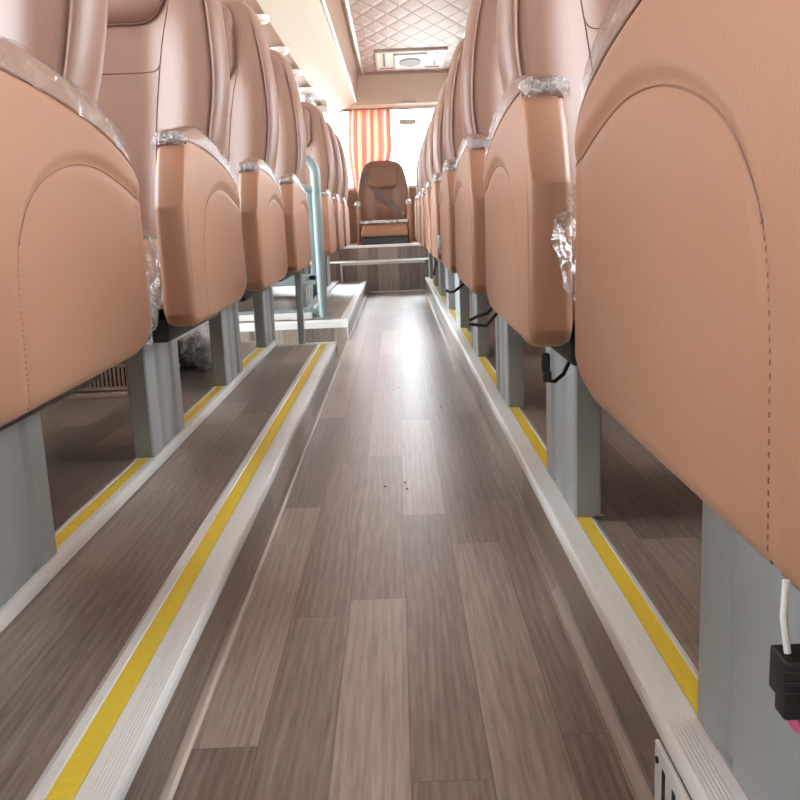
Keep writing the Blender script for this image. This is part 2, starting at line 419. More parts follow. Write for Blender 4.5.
# ceiling
PX0, PX1 = -.245, .56
struct(box('ceiling', (-1.32, -3.4, 1.80), (1.14, 8.5, 1.9), CREAM))
qp = box('quilted_ceiling_panel', (PX0+.03, -3.3, 1.788), (PX1-.03, 8.16, 1.7995), QUILT)
tag(qp, 'tan diamond-quilted panel running down the middle of the ceiling', 'ceiling panel')
bm = bmesh.new()
for x in (PX0+.015, PX1-.015): add_tube(bm, [(x, -3.3, 1.79), (x, 8.18, 1.79)], .016, 8)
add_tube(bm, [(PX0, 8.18, 1.785), (PX1, 8.18, 1.785)], .016, 8)
link('edge_moulding', bm, ALUR, qp)

# luggage racks
def rack(name, pts, x_wall, label):
    """pts: (x,z) list from the wall side underside corner to the inner lip to the ceiling"""
    r = empty(name, label, 'luggage rack', (pts[0][0], 0, 1.40), 'overhead luggage racks')
    def P(o): return [(p[0]-pts[0][0], p[1]-1.40) for p in o]
    y0, y1 = -3.3, 8.2
    # mocha service strip under the rack
    prism('service_panel', P([pts[0], pts[1], (pts[1][0], pts[1][1]+.03), (pts[0][0], pts[0][1]+.03)]), 'y', y0, y1, MOCHA, r)
    mid = ((pts[1][0]*.55+pts[2][0]*.45), pts[1][1]*.55+pts[2][1]*.45-.012)
    prism('rack_underside', P([pts[1], mid, pts[2], (pts[2][0], pts[2][1]+.03), (pts[1][0], pts[1][1]+.03)]), 'y', y0, y1, CREAM, r)
    prism('rack_front', P([pts[2], pts[3], (pts[3][0]-.02*(1 if pts[2][0] > pts[0][0] else -1), pts[3][1]), (pts[2][0]-.02*(1 if pts[2][0] > pts[0][0] else -1), pts[2][1]+.005)]), 'y', y0, y1, MOCHA, r)
    bm = bmesh.new(); add_tube(bm, [(pts[2][0]-pts[0][0], y0, pts[2][1]-1.40), (pts[2][0]-pts[0][0], y1, pts[2][1]-1.40)], .009, 10)
    link('lip_rail', bm, ALUR, r)
    return r
rk = rack('luggage_rack', [(-1.3, 1.43), (-.545, 1.465), (-.295, 1.56), (-.262, 1.79)], -1.32, 'cream luggage rack with mocha underside above the seats left of the aisle')
rack('luggage_rack', [(1.12, 1.43), (.84, 1.465), (.60, 1.56), (.57, 1.79)], 1.14, 'cream luggage rack above the seats right of the aisle')
# ring air nozzles under the left rack
spot = ['nearest of the air nozzles under the left rack', 'second air nozzle from the camera under the left rack', 'third air nozzle from the camera under the left rack', 'farthest air nozzle under the left rack']
for i, y in enumerate((4.30, 5.06, 5.79, 6.52)):
    e = empty('air_nozzle', 'white ring ' + spot[i], 'air nozzle', (-.575, y, 1.455), 'ring air nozzles')
    bm = bmesh.new()
    prof = [(.030, .004), (.033, -.020), (.040, -.028), (.048, -.024), (.052, 0)]
    n = 28; rings = [[bm.verts.new((r_*math.cos(2*PI*a/n), r_*math.sin(2*PI*a/n), z_)) for a in range(n)] for r_, z_ in prof]
    for q in range(len(prof)-1):
        for a in range(n): bm.faces.new((rings[q][a], rings[q][(a+1) % n], rings[q+1][(a+1) % n], rings[q+1][a]))
    link('ring', bm, PALE, e)
    bm = bmesh.new(); bmesh.ops.create_cone(bm, cap_ends=True, segments=24, radius1=.027, radius2=.02, depth=.012)
    bmesh.ops.translate(bm, verts=bm.verts, vec=(0, 0, -.006)); link('louvre', bm, MOCHA, e)

# roof vent at the back of the quilted panel
v = empty('ceiling_vent', 'pale square return-air vent with round grille in the quilted ceiling', 'vent', (.172, 7.52, 1.788))
bm = bmesh.new()
for a, b in (((-.275, -.40), (.275, -.36)), ((-.275, .36), (.275, .40)), ((-.275, -.36), (-.245, .36)), ((.245, -.36), (.275, .36))): add_box(bm, (a[0], a[1], -.02), (b[0], b[1], 0), .004)
link('frame', bm, PALE, v)
box('cover_plate', (-.245, -.36, -.008), (.245, .36, 0), CREAMW, v)
for x in (-.205, .205): box('slot', (x-.008, -.28, -.012), (x+.008, .28, -.006), BLACK, v)
bm = bmesh.new(); add_box(bm, (-.13, -.30, -.028), (.13, .30, -.006), .01); link('housing', bm, PALE, v)
bm = bmesh.new(); bmesh.ops.create_cone(bm, cap_ends=True, segments=36, radius1=.085, radius2=.085, depth=.012)
for q in bm.verts: q.co = Vector((q.co.x, q.co.y*2.0, q.co.z-.03))
link('round_grille', bm, SPEAKER, v)

# outside ground (seen only through glass)
struct(box('ground', (-40, -40, -1.1), (40, 60, -1.0), ASPHALT))

# ================================================================== SEAT MESHES (right-hand version, x away from the aisle; mirrored by sx)
ZT = [(0, .565), (.012, .598), (.03, .634), (.06, .669), (.10, .673), (.16, .671), (.22, .667), (.30, .659), (.39, .646), (.45, .632), (.49, .618), (.515, .602), (.53, .572)]
ZB = [(0, .398), (.012, .382), (.04, .375), (.45, .377), (.50, .385), (.52, .398), (.53, .412)]
LEN = .53
ARCH = [(.53, .566), (.495, .577), (.455, .587), (.39, .599), (.34, .6025), (.29, .600), (.245, .592), (.205, .580), (.174, .564), (.152, .545), (.137, .526), (.127, .504), (.118, .473), (.113, .445), (.110, .404), (.108, .372)]
def dense(poly, n):
    out = []
    for i in range(len(poly)-1):
        p0 = poly[max(i-1, 0)]; p1 = poly[i]; p2 = poly[i+1]; p3 = poly[min(i+2, len(poly)-1)]
        for q in range(n):
            t = q/n
            out.append(tuple(.5*((2*p1[c]) + (-p0[c]+p2[c])*t + (2*p0[c]-5*p1[c]+4*p2[c]-p3[c])*t*t + (-p0[c]+3*p1[c]-3*p2[c]+p3[c])*t**3) for c in (0, 1)))
    out.append(poly[-1]); return out
ARCHD = dense(ARCH, 6)
def arch_sd(s, z):
    """signed distance to the arch seam, positive on the outer (front/top) side"""
    best = 9; sg = 1
    for (a, b), (c, d) in zip(ARCHD, ARCHD[1:]):
        ex, ez = c-a, d-b; t = max(0, min(1, ((s-a)*ex + (z-b)*ez)/(ex*ex+ez*ez)))
        px, pz = a+ex*t-s, b+ez*t-z; q = px*px+pz*pz
        if q < best:
            best = q; sg = 1 if (ex*(z-b) - ez*(s-a)) < 0 else -1
    return math.sqrt(best)*sg
def panel_disp(s, z, ns=None):
    """how far the aisle face sits inboard of the outermost plane (rounded border + arch seam)"""
    zb, zt = interp(ZB, s), spl(ZT, s)
    def rnd(d, r): return 0 if d >= r else r - math.sqrt(max(0, r*r-(r-d)**2))
    x = max(rnd(LEN-s, .014), rnd(z-zb, .014), rnd((zt-z)*.93, .010), rnd(s, .012))
    sd = arch_sd(s, z)
    amp = (.0034*smooth01((z-.43)/.10)+.0012)*(1-.6*smooth01((s-.495)/.03))
    if sd >= 0: x += amp*(1 - smooth01(sd/.014))            # crease at the seam, padding rolls up outside it
    else: x += amp*.55 + amp*.45*math.exp(-(sd/.005)**2)    # inner field sits lower
    return x
T = .05
def panel_mesh(sx):
    bm = bmesh.new()
    cs = [0, .002, .005, .009, .014] + [.014 + (.516-.014)*i/104 for i in range(1, 105)] + [.520, .524, .527, .529, .53]
    R = 64
    rs = [0, .006, .014, .026, .042] + [.042+(.958-.042)*i/(R-8) for i in range(1, R-8)] + [.958, .974, .986, .994, 1]
    grid = []; back = []
    for s in cs:
        zb, zt = interp(ZB, s), spl(ZT, s)
        col = []; cb = []
        for q in rs:
            z = zb + (zt-zb)*q
            col.append(bm.verts.new((sx*panel_disp(s, z), s, z-DECK)))
        for q in rs[::4]+[1] if rs[::4][-1] != 1 else rs[::4]:
            pass
        grid.append(col)
    nb = len(cs); nr = len(rs)
    for i in range(nb-1):
        for j in range(nr-1): bm.faces.new((grid[i][j], grid[i+1][j], grid[i+1][j+1], grid[i][j+1]))
    # border loop, then its inboard twin
    loop = [grid[i][0] for i in range(nb)] + [grid[nb-1][j] for j in range(1, nr)] + [grid[i][nr-1] for i in range(nb-2, -1, -1)] + [grid[0][j] for j in range(nr-2, 0, -1)]
    cx, cz = .265, .52-DECK
    prev = loop
    for x, inset in ((T-.010, 0), (T-.003, .004), (T, .012)):
        new = []
        for vtx in loop:
            d = Vector((0, cx-vtx.co.y, cz-vtx.co.z)).normalized()
            new.append(bm.verts.new((sx*x, vtx.co.y + d.y*inset, vtx.co.z + d.z*inset)))
        for i in range(len(loop)):
            bm.faces.new((prev[i], prev[(i+1) % len(loop)], new[(i+1) % len(loop)], new[i]))
        prev = new
    bm.faces.new(prev)
    return bm
def stitch_mesh(sx, line):
    bm = bmesh.new()
    if line == 'arch':                       # along the lower part of the arch seam
        acc = 0; last = None
        for p in dense(ARCH, 24):
            if p[1] > .53: continue
            if last is not None: acc += math.dist(p, last)
            if last is None or acc >= .0046:
                acc = 0; s, z = p; x = panel_disp(s, z)
                add_box(bm, (sx*(x-.0003), s-.0006, z-DECK-.0012), (sx*(x+.001), s+.0006, z-DECK+.0012))
            last = p
    else:                                    # along the front edge
        z = .40
        while z < .56:
            x = panel_disp(.011, z)
            add_box(bm, (sx*(x-.0003), .0102, z-DECK-.0013), (sx*(x+.001), .0116, z-DECK+.0013)); z += .0046
    return bm
def seam_tube(sx):
    bm = bmesh.new()
    pts = [(sx*(panel_disp(s, z)-.0002), s, z-DECK) for s, z in ARCHD if s < .522 and z > .52]
    add_tube(bm, pts, .0009, 6)
    return bm
def pad_seam(sx):
    # seam where the armrest pad meets the side panel
    bm = bmesh.new()
    pts = [(sx*.0035, .055+.47*i/40, spl(ZT, .055+.47*i/40)-DECK-.0005) for i in range(41)]
    add_tube(bm, pts, .0016, 6)
    return bm
def pad_section(s):
    h = .018 + .020*smooth01((s-.06)/.14) - .012*smooth01((s-.40)/.13)
    return h
def pad_mesh(sx):
    """armrest pad that follows the sloping top of the end panel"""
    bm = bmesh.new(); rings = []
    n = 40
    for i in range(n+1):
        s = .052 + (.528-.052)*i/n
        zt = spl(ZT, s) - DECK - .003; h = pad_section(s)
        e = min(1, i/2.0 + .55) if i < 2 else (1 if i < n-2 else max(.3, (n-i)/2.0))
        sec = [(.004, 0), (.006, h*.55*e), (.011, h*.9*e), (.018, h*e), (.034, h*e), (.042, h*.9*e), (.047, h*.55*e), (.049, 0)]
        rings.append([bm.verts.new((sx*x, s, zt+z)) for x, z in sec])
    for a, b in zip(rings, rings[1:]):
        for q in range(len(a)): bm.faces.new((a[q], a[(q+1) % len(a)], b[(q+1) % len(a)], b[q]))
    bm.faces.new(rings[0]); bm.faces.new(rings[-1][::-1])
    return bm
def wrap_mesh(sx, seed):
    """clear film around the armrest pad, bunched at its front end"""
    bm = bmesh.new(); rings = []; n = 46
    for i in range(n+1):
        s = .040 + (.50-.040)*i/n
        zt = spl(ZT, max(.052, s)) - DECK - .004; h = pad_section(s)
        bunch = 1 - smooth01(i/6)
        g = .0016 + .0016*bunch
        ring = []
        m = 20
        for q in range(m):
            a = PI*q/(m-1)
            cxx = .0265; rx = .0245 + g
            x = cxx - rx*math.copysign(abs(math.cos(a))**.5, math.cos(a)); z = (h+g)*abs(math.sin(a))**.45
            w = noise.noise(Vector((s*70, q*.9, seed*3.1)))*(.0012+.0032*bunch)
            ring.append(bm.verts.new((sx*(x + w*(x-cxx)/rx), s + bunch*.004*noise.noise(Vector((q*1.3, i, seed))), zt + z + w)))
        rings.append(ring)
    for a, b in zip(rings, rings[1:]):
        for q in range(len(a)-1): bm.faces.new((a[q], a[q+1], b[q+1], b[q]))
    m0 = bm.verts.new((sx*.0265, .046, rings[0][0].co.z + .009))
    for q in range(len(rings[0])-1): bm.faces.new((rings[0][q+1], rings[0][q], m0))
    return bm

# backrest ------------------------------------------------------------
BW = [(.44, .196), (.56, .198), (.64, .206), (.70, .219), (.78, .2295), (.86, .227), (.94, .217), (1.02, .199), (1.08, .178), (1.115, .150), (1.135, .108), (1.142, .06)]
ZTOP = 1.142
def back_y(z): return .365 + (z-.6)*.20 + .06*(max(0, .72-z))**2          # front surface at mid width
def bolster(z): return .034*smooth01((z-.40)/.2)*(1 - .75*smooth01((z-.86)/.22))
def back_front(a, z):
    """y of the front surface at lateral fraction a (-1..1)"""
    t = abs(a); b = bolster(z)
    prof = smooth01((t-.28)/.46)*b
    edge = 0 if t < .88 else (.045)*(1-math.sqrt(max(0, 1-((t-.88)/.12)**2)))
    groove = .0075*math.exp(-((t-.875)/.018)**2)*smooth01((z-.5)/.1)*(1-smooth01((z-1.03)/.05))
    top = .03*smooth01((z-1.10)/.046)**2
    return back_y(z) - prof + edge + groove + top
def back_mesh():
    bm = bmesh.new(); rings = []
    zs = [.44 + (.70-.44)*i/16 for i in range(16)] + [.70+(1.06-.70)*i/30 for i in range(30)] + [1.06, 1.07, 1.08, 1.09, 1.098, 1.105, 1.115, 1.122, 1.129, 1.135, 1.139, 1.142]
    nf = 110
    for z in zs:
        w = spl(BW, z); ring = []
        for i in range(nf+1):
            a = math.sin(PI/2*math.copysign(abs(-1+2*i/nf)**.9, -1+2*i/nf)); ring.append(bm.verts.new((a*w, back_front(a, z), z-DECK)))
        yb = back_y(z) + .095 - .03*smooth01((z-.9)/.24)
        for i in range(24, -1, -1):
            a = -1+2*i/24
            e = .035*(abs(a)**6); ring.append(bm.verts.new((a*w*(.94), yb - e - .02*smooth01((z-1.10)/.046)**2, z-DECK)))
        rings.append(ring)
    for p, q in zip(rings, rings[1:]):
        n = len(p)
        for i in range(n): bm.faces.new((p[i], p[(i+1) % n], q[(i+1) % n], q[i]))
    bm.faces.new(rings[0][::-1]); bm.faces.new(rings[-1])
    return bm
def seam_line(pts, r=.0016):
    """pts: (x, z) on the back's front surface, dense spline"""
    out = []
    for x, z in dense(pts, 8):
        w = spl(BW, z); out.append((x, back_front(x/w, z)-.0004, z-DECK))
    return out
def back_seams():
    out = []
    for sg in (-1, 1):
        bm = bmesh.new(); add_tube(bm, seam_line([(sg*.138, 1.05), (sg*.130, .99), (sg*.122, .93), (sg*.106, .86), (sg*.094, .78), (sg*.086, .70), (sg*.083, .6), (sg*.081, .5)]), .0012, 5); out.append(bm)
        bm = bmesh.new(); add_tube(bm, seam_line([(sg*.875*spl(BW, z), z) for z in (1.04, .97, .9, .83, .76, .69, .62, .54)]), .0011, 5); out.append(bm)
    bm = bmesh.new(); add_tube(bm, seam_line([(-.100, .828), (-.094, .815), (-.076, .811), (0, .811), (.076, .811), (.094, .815), (.100, .828)]), .0012, 5); out.append(bm)
    return out
def headrest_mesh():
    """soft flap on the upper back with rounded lower corners"""
    bm = bmesh.new(); hw = .115; z0, z1 = .900, 1.115
    N_, M_ = 30, 22; front = []; rear = []
    for j in range(M_+1):
        t = j/M_; z = z0+(z1-z0)*t
        rr = .055
        if z < z0+rr: w = hw - rr + math.sqrt(max(0, rr*rr-(z0+rr-z)**2))
        elif z > z1-.05: w = hw - .05 + math.sqrt(max(0, .05**2-(z-z1+.05)**2))
        else: w = hw
        f = []; r = []
        for i in range(N_+1):
            a = -1+2*i/N_; x = a*w
            puff = .034*(1-abs(a)**5)*(1-abs(2*t-1)**7)*(1-.25*t)
            y = back_front(x/spl(BW, z), z)
            f.append(bm.verts.new((x, y-.004-puff, z-DECK))); r.append(bm.verts.new((x*.98, y+.008, z-DECK)))
        front.append(f); rear.append(r)
    for j in range(M_):
        for i in range(N_):
            bm.faces.new((front[j][i], front[j][i+1], front[j+1][i+1], front[j+1][i])); bm.faces.new((rear[j][i+1], rear[j][i], rear[j+1][i], rear[j+1][i+1]))
    for j in range(M_):
        for i in (0, N_): bm.faces.new((front[j][i], front[j+1][i], rear[j+1][i], rear[j][i]))
    for i in range(N_):
        for j in (0, M_): bm.faces.new((front[j][i], front[j][i+1], rear[j][i+1], rear[j][i]))
    return bm
def headrest_trim():
    bm = bmesh.new(); pts = []
    hw = .115; z0 = .900; rr = .055
    P = [(-hw, 1.05), (-hw, z0+rr)] + [(-hw+rr-rr*math.cos(t), z0+rr-rr*math.sin(t)) for t in [PI/2*i/6 for i in range(1, 7)]]
    P += [(hw-rr+rr*math.sin(t), z0+rr-rr*math.cos(t)) for t in [PI/2*i/6 for i in range(0, 7)]] + [(hw, 1.05)]
    add_tube(bm, [(x, back_front(x/spl(BW, z), z)-.006, z-DECK) for x, z in P], .0016, 6)
    return bm
def cushion_mesh(w=.225, y0=.03, y1=.46, z0=.405, z1=.525):
    bm = bmesh.new(); nx, ny = 24, 24; top = []; bot = []
    for j in range(ny+1):
        v_ = -1+2*j/ny; f = []; g = []
        for i in range(nx+1):
            a = -1+2*i/nx
            e = (1-abs(a)**7)*(1-abs(v_)**7); puff = .012*abs(math.sin(a*PI))*0 + .02*(1-(abs(a)-.72)**2*4 if abs(a) > .5 else .8)*e
            x = a*w; y = y0 + (y1-y0)*(v_+1)/2
            f.append(bm.verts.new((x, y, z0-DECK + (z1-z0-.02)*(.25+.75*e**.35) + puff*.6))); g.append(bm.verts.new((x*.985, y0+.006+(y1-y0-.012)*(v_+1)/2, z0-DECK)))
        top.append(f); bot.append(g)
    for j in range(ny):
        for i in range(nx):
            bm.faces.new((top[j][i], top[j][i+1], top[j+1][i+1], top[j+1][i])); bm.faces.new((bot[j][i+1], bot[j][i], bot[j+1][i], bot[j+1][i+1]))
    for j in range(ny):
        for i in (0, nx): bm.faces.new((top[j][i], top[j+1][i], bot[j+1][i], bot[j][i]))
    for i in range(nx):
        for j in (0, ny): bm.faces.new((top[j][i], top[j][i+1], bot[j][i+1], bot[j][i]))
    return bm
def leg_mesh(sx, x, s0, s1, z1=.325, t=.038):
    """fluted extruded pedestal leg, long side facing the aisle, with foot plate"""
    bm = bmesh.new()
    L = s1-s0
    P = [(0, .003), (.003, 0), (t-.003, 0), (t, .003), (t, L-.003), (t-.003, L), (.003, L), (0, L-.003),
         (0, L*.80), (.006, L*.77), (.006, L*.70), (.001, L*.67), (.001, L*.50), (0, L*.48), (0, L*.34), (.002, L*.32), (.002, L*.26), (0, L*.24)]
    add_prism(bm, [(sx*(x+p[0]), s0+p[1]) for p in P], 'z', .004, z1-DECK)
    add_box(bm, (sx*(x+.001), s0+.001, .0032), (sx*(x+t+.004), s1-.002, .006))
    return bm

BACK = back_mesh(); SEAMS = back_seams(); HEAD = headrest_mesh(); HTRIM = headrest_trim()
tmp = {}
def make_seat(side):
    sx = 1 if side == 'R' else -1
    lx, l0, l1 = (.09, .205, .452) if side == 'R' else (.157, .25, .51)
    r = empty('coach_seat', 'tmp', 'seat')
    pn = link('side_panel', panel_mesh(sx), LEATHER, r, angle=60)
    for ln in ('arch', 'edge'): link('stitching', stitch_mesh(sx, ln), THREAD, pn, smooth=False)
    link('piping', seam_tube(sx), SEAM, pn); link('piping', pad_seam(sx), SEAM, pn)
    ap = link('armrest', pad_mesh(sx), ARMPAD, r)
    link('plastic_wrap', wrap_mesh(sx, 1.0 if sx > 0 else 4.0), CLEAR, ap)['label'] = 'clear crumpled plastic film'
    bm = bmesh.new()
    for q in range(3): blob(bm, (sx*(.012+.0145*q), .0505+.002*(q % 2), spl(ZT, .055)-DECK+.008), (.012, .0035, .009), 1.7+q*2.3, 4, .5)
    link('plastic_wrap', bm, BUNCH, ap, angle=180)['label'] = 'bunched end of the plastic film'
    link('leg', leg_mesh(sx, lx, l0, l1), GREY, r, angle=30)
    box('seat_frame', (sx*.056, .05, .248), (sx*.93, .47, .290), BLACK, r, bev=.006)
    zs_ = .985 if side == 'R' else 1.03
    for q in range(2):
        off = sx*((.245 if side == 'R' else .215) + q*.47)
        if q == 0:
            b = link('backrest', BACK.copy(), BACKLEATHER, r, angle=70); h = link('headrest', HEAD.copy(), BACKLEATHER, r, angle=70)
            b.scale.z = zs_; h.scale.z = zs_
            one = [(b, [link('piping', m_.copy(), SEAM, b) for m_ in SEAMS]), (h, [link('piping', HTRIM.copy(), SEAM, h)]), (link('cushion', cushion_mesh(.205), LEATHER, r, angle=70), [])]
            for o_, _ in one: o_.location.x = off
        else:
            for src, subs in one:
                d = src.copy(); C.objects.link(d); d.parent = r; d.location.x = off
                for sub in subs: e_ = sub.copy(); C.objects.link(e_); e_.parent = d
    # far wall leg
    box('leg', (sx*.90, .30, .0), (sx*.93, .36, .25), GREY, r)
    return r
def copy_tree(o, parent=None):
    c = o.copy(); C.objects.link(c)
    if parent is not None: c.parent = parent
    for ch in [x for x in bpy.data.objects if x.parent == o]: copy_tree(ch, c)
    return c

ORD = ['nearest', 'second', 'third', 'fourth', 'fifth', 'sixth', 'seventh', 'eighth', 'ninth']
seats = {}
proto = {}
def place(side, k, y, label):
    if side not in proto: proto[side] = make_seat(side); o = proto[side]
    else: o = copy_tree(proto[side])
    o.location = ((RX if side == 'R' else LX), y, DECK); o['label'] = label
    o['group'] = 'tan coach seats right of the aisle' if side == 'R' else 'tan coach seats left of the aisle'
    seats[side, k] = o
    return o
RF = [.25 + .775*k for k in range(9)]
RL = ['large tan leather coach seat nearest the camera right of the aisle, white cable below',
      'tan leather coach seat right of the aisle, second from the camera, black connector under it',
      'tan coach seat right of the aisle, third from the camera, two black straps below',
      'tan coach seat right of the aisle, fourth from the camera, milky film poking out behind',
      'tan coach seat right of the aisle, fifth from the camera',
      'tan coach seat right of the aisle, sixth from the camera',
      'tan coach seat right of the aisle, seventh from the camera',
      'tan coach seat right of the aisle, eighth from the camera',
      'tan coach seat right of the aisle, farthest, just before the rear step']
for k, y in enumerate(RF): place('R', k, y, RL[k])
LF = {0: .665, 1: 1.43, 2: 2.20, 3: 2.97, 5: 4.51, 6: 5.28, 7: 6.05}
LL = {0: 'large tan leather coach seat nearest the camera left of the aisle',
      1: 'tan leather coach seat left of the aisle, second from the camera, headrest flap showing',
      2: 'tan leather coach seat left of the aisle, third from the camera',
      3: 'tan coach seat left of the aisle, last one in front of the door well',
      5: 'tan coach seat left of the aisle, first one behind the grey guard rail',
      6: 'tan coach seat left of the aisle, second one behind the grey guard rail',
      7: 'tan coach seat left of the aisle, farthest, just before the rear step'}
for k, y in LF.items(): place('L', k, y, LL[k])

# two unseen rows behind the camera, added to shade off the front light
for k in (-1, -2):
    w_ = 'first' if k == -1 else 'second'
    place('R', k, .25 + .775*k, f'added unseen tan coach seat right of the aisle, {w_} row behind the camera')
    place('L', k, .66 + .77*k, f'added unseen tan coach seat left of the aisle, {w_} row behind the camera')

# plastic film, cables and straps that belong to single seats (children)
def film(parent, parts, m, label, seed):
    bm = bmesh.new()
    for loc, size in parts: blob(bm, loc, size, seed, 4, .42); seed += 1.7
    o = link('plastic_cover', bm, m, parent, angle=180); o['label'] = label
film(seats['R', 0], [((.022, .566, .405), (.026, .040, .045)), ((.03, .552, .365), (.018, .022, .030))], CLEAR, 'crumpled clear plastic film', 2.0)
film(seats['L', 0], [((-.018, .566, .375), (.020, .045, .060)), ((-.022, .555, .325), (.016, .032, .045))], CLEAR, 'crumpled clear plastic film', 5.0)
film(seats['L', 1], [((-.02, .545, .34), (.016, .024, .06))], CLEAR, 'crumpled clear plastic film', 9.0)
film(seats['R', 3], [((.012, .560, .345), (.024, .055, .030))], MILKY, 'milky plastic film', 12.0)
# nearest right seat: white cable with black connector
cb = tube('cable', [(-.002, .083, .285), (-.003, .082, .27), (-.001, .081, .255)], .0014, WHITEWIRE, seats['R', 0]); cb['label'] = 'white cable'
bm = bmesh.new(); add_box(bm, (-.0045, .074, .236), (.010, .090, .2545), .001); add_box(bm, (-.003, .077, .2275), (.008, .087, .237), .001)
for zz in (.241, .2455, .25): add_box(bm, (-.0055, .0735, zz-.001), (.009, .0745, zz+.001), .0004)
cn = link('connector', bm, BLACK, seats['R', 0])
bm = bmesh.new(); add_tube(bm, [(.000, .080, .2285), (.003, .079, .2235), (.010, .078, .222)], .0022, 8); add_tube(bm, [(.003, .084, .2285), (.006, .083, .2245), (.013, .082, .2235)], .0022, 8)
link('wire', bm, PINK, cn)['label'] = 'pink wire'
# second right seat
bm = bmesh.new(); add_box(bm, (.024, .07, .238), (.034, .082, .262), .002); add_box(bm, (.0255, .072, .226), (.036, .08, .24), .002)
cn = link('connector', bm, BLACK, seats['R', 1])
tube('cable', [(.030, .076, .228), (.040, .077, .226), (.052, .082, .234), (.062, .09, .25), (.066, .11, .27)], .0026, BLACK, seats['R', 1])
# third right seat: two straps round the leg
for z0_, z1_, x1_ in ((.222, .235, .034), (.214, .209, .03)):
    bm = bmesh.new(); add_tube(bm, [(-.004, .06, z0_), (.010, .055, (z0_+z1_)/2+.001), (x1_, .06, z1_), (.07, .12, z1_+.03)], .0034, 8)
    link('strap', bm, STRAP, seats['R', 2])
tube('strap', [(-.01, .07, .225), (.004, .07, .218), (.016, .075, .221), (.05, .12, .24)], .004, STRAP, seats['R', 3])
tube('cable', [(.0, .10, .272), (-.004, .10, .255), (-.012, .10, .232), (-.010, .10, .22)], .004, STRAP, seats['R', 4])

# rear bench seats
def rear_seat(x, label):
    r = empty('rear_seat', label, 'seat', (x, 7.62, .345))
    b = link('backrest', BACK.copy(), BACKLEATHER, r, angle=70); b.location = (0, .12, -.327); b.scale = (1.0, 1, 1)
    for m_ in SEAMS[4:]: link('piping', m_.copy(), SEAM, b)
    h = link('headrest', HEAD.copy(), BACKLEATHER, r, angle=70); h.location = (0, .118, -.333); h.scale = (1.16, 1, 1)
    link('piping', HTRIM.copy(), SEAM, h)
    c = link('cushion', cushion_mesh(.198, 0, .46, .11+DECK-.045, .19+DECK), LEATHER, r, angle=70)
    bm = bmesh.new(); rings = []
    for j in range(15):
        y = -.006 + .17*j/14; ring = []
        for i in range(41):
            xx = -.2+.4*i/40
            ring.append(bm.verts.new((xx, y, .186 + .012*noise.noise(Vector((xx*38, y*30, x*9))) + (.006 if j else -.012 + .012*noise.noise(Vector((xx*50, 4, x)))))))
        rings.append(ring)
    for p, q in zip(rings, rings[1:]):
        for i in range(40): bm.faces.new((p[i], p[i+1], q[i+1], q[i]))
    link('plastic_cover', bm, MILKY, c)['label'] = 'crumpled white plastic film'
    box('seat_base', (-.195, .02, 0), (.195, .45, .062), DKGREY, r, bev=.004)
    return r
rs0 = rear_seat(-.093, 'tan rear bench seat facing the aisle in front of the striped curtain')
bm = bmesh.new()
pts = [(-.165, 1.03), (-.12, .96), (-.05, .875), (.05, .775), (.13, .70)]
R_ = []
for x, z in dense(pts, 6):
    y = back_front(x/.22, z) + .12 - .012
    R_.append([bm.verts.new((x-.017, y, z-DECK-.347)), bm.verts.new((x+.017, y, z-DECK-.317)), bm.verts.new((x+.017, y+.003, z-DECK-.317)), bm.verts.new((x-.017, y+.003, z-DECK-.347))])
for a, b in zip(R_, R_[1:]):
    for i in range(4): bm.faces.new((a[i], a[(i+1) % 4], b[(i+1) % 4], b[i]))
bm.faces.new(R_[0]); bm.faces.new(R_[-1])
link('seat_belt', bm, BELT, rs0)
# low bench armrests wrapped in white film either side of the middle rear seat
for x, l in ((-.308, 'left'), (.122, 'right')):
    a = empty('bench_armrest', f'tan armrest wrapped in white film on the {l} of the middle rear seat', 'armrest', (x, 7.68, .345), 'rear bench armrests')
    box('armrest', (-.014, 0, 0), (.014, .36, .33), LEATHER, a, bev=.008)
    bm = bmesh.new(); blob(bm, (0, .05, .335), (.026, .06, .026), x*10, 3, .3); link('plastic_wrap', bm, MILKY, a, angle=180)['label'] = 'crumpled white film'

# guard rail behind the door well
g = empty('guard_rail', 'grey-green metal guard rail with bent top tube behind the door well', 'guard rail', (-.352, 4.20, .10))
pts = [(0, 0, 0), (0, 0, .3), (0, 0, .64)] + [(-.075+.075*math.cos(t), 0, .655+.075*math.sin(t)) for t in [PI/2*i/6 for i in range(0, 7)]] + [(-.5, 0, .73), (-.9, 0, .73)]
tube('post', pts, .022, RAILGREY, g, n=14)
bm = bmesh.new()
add_box(bm, (-.055, -.008, .18), (-.02, .008, .21)); add_box(bm, (-.9, -.008, .155), (-.02, .008, .205), .006); add_box(bm, (-.9, -.01, .012), (-.02, .01, .045), .004)
add_box(bm, (-.058, -.006, .03), (-.044, .006, .18)); add_box(bm, (-.045, -.006, .20), (-.018, .006, .6), .003)
add_tube(bm, [(0, 0, .585), (-.05, 0, .592), (-.09, 0, .60), (-.9, 0, .60)], .016, 10)
add_box(bm, (-.9, -.006, .03), (-.87, .006, .6))
link('infill_frame', bm, RAILGREY, g)
box('foot_plate', (-.04, -.03, 0), (.04, .03, .006), RAILGREY, g, bev=.002)
link_bm = bmesh.new(); add_box(link_bm, (-.9, -.028, .002), (-.05, -.012, .03), .002); link('kick_strip', link_bm, WHITETRIM, g)
box('leg', (-.038, .44, -.017), (-.062, .468, .278), GREY, seats['L', 3], bev=.003)['label'] = 'thin square rear leg'

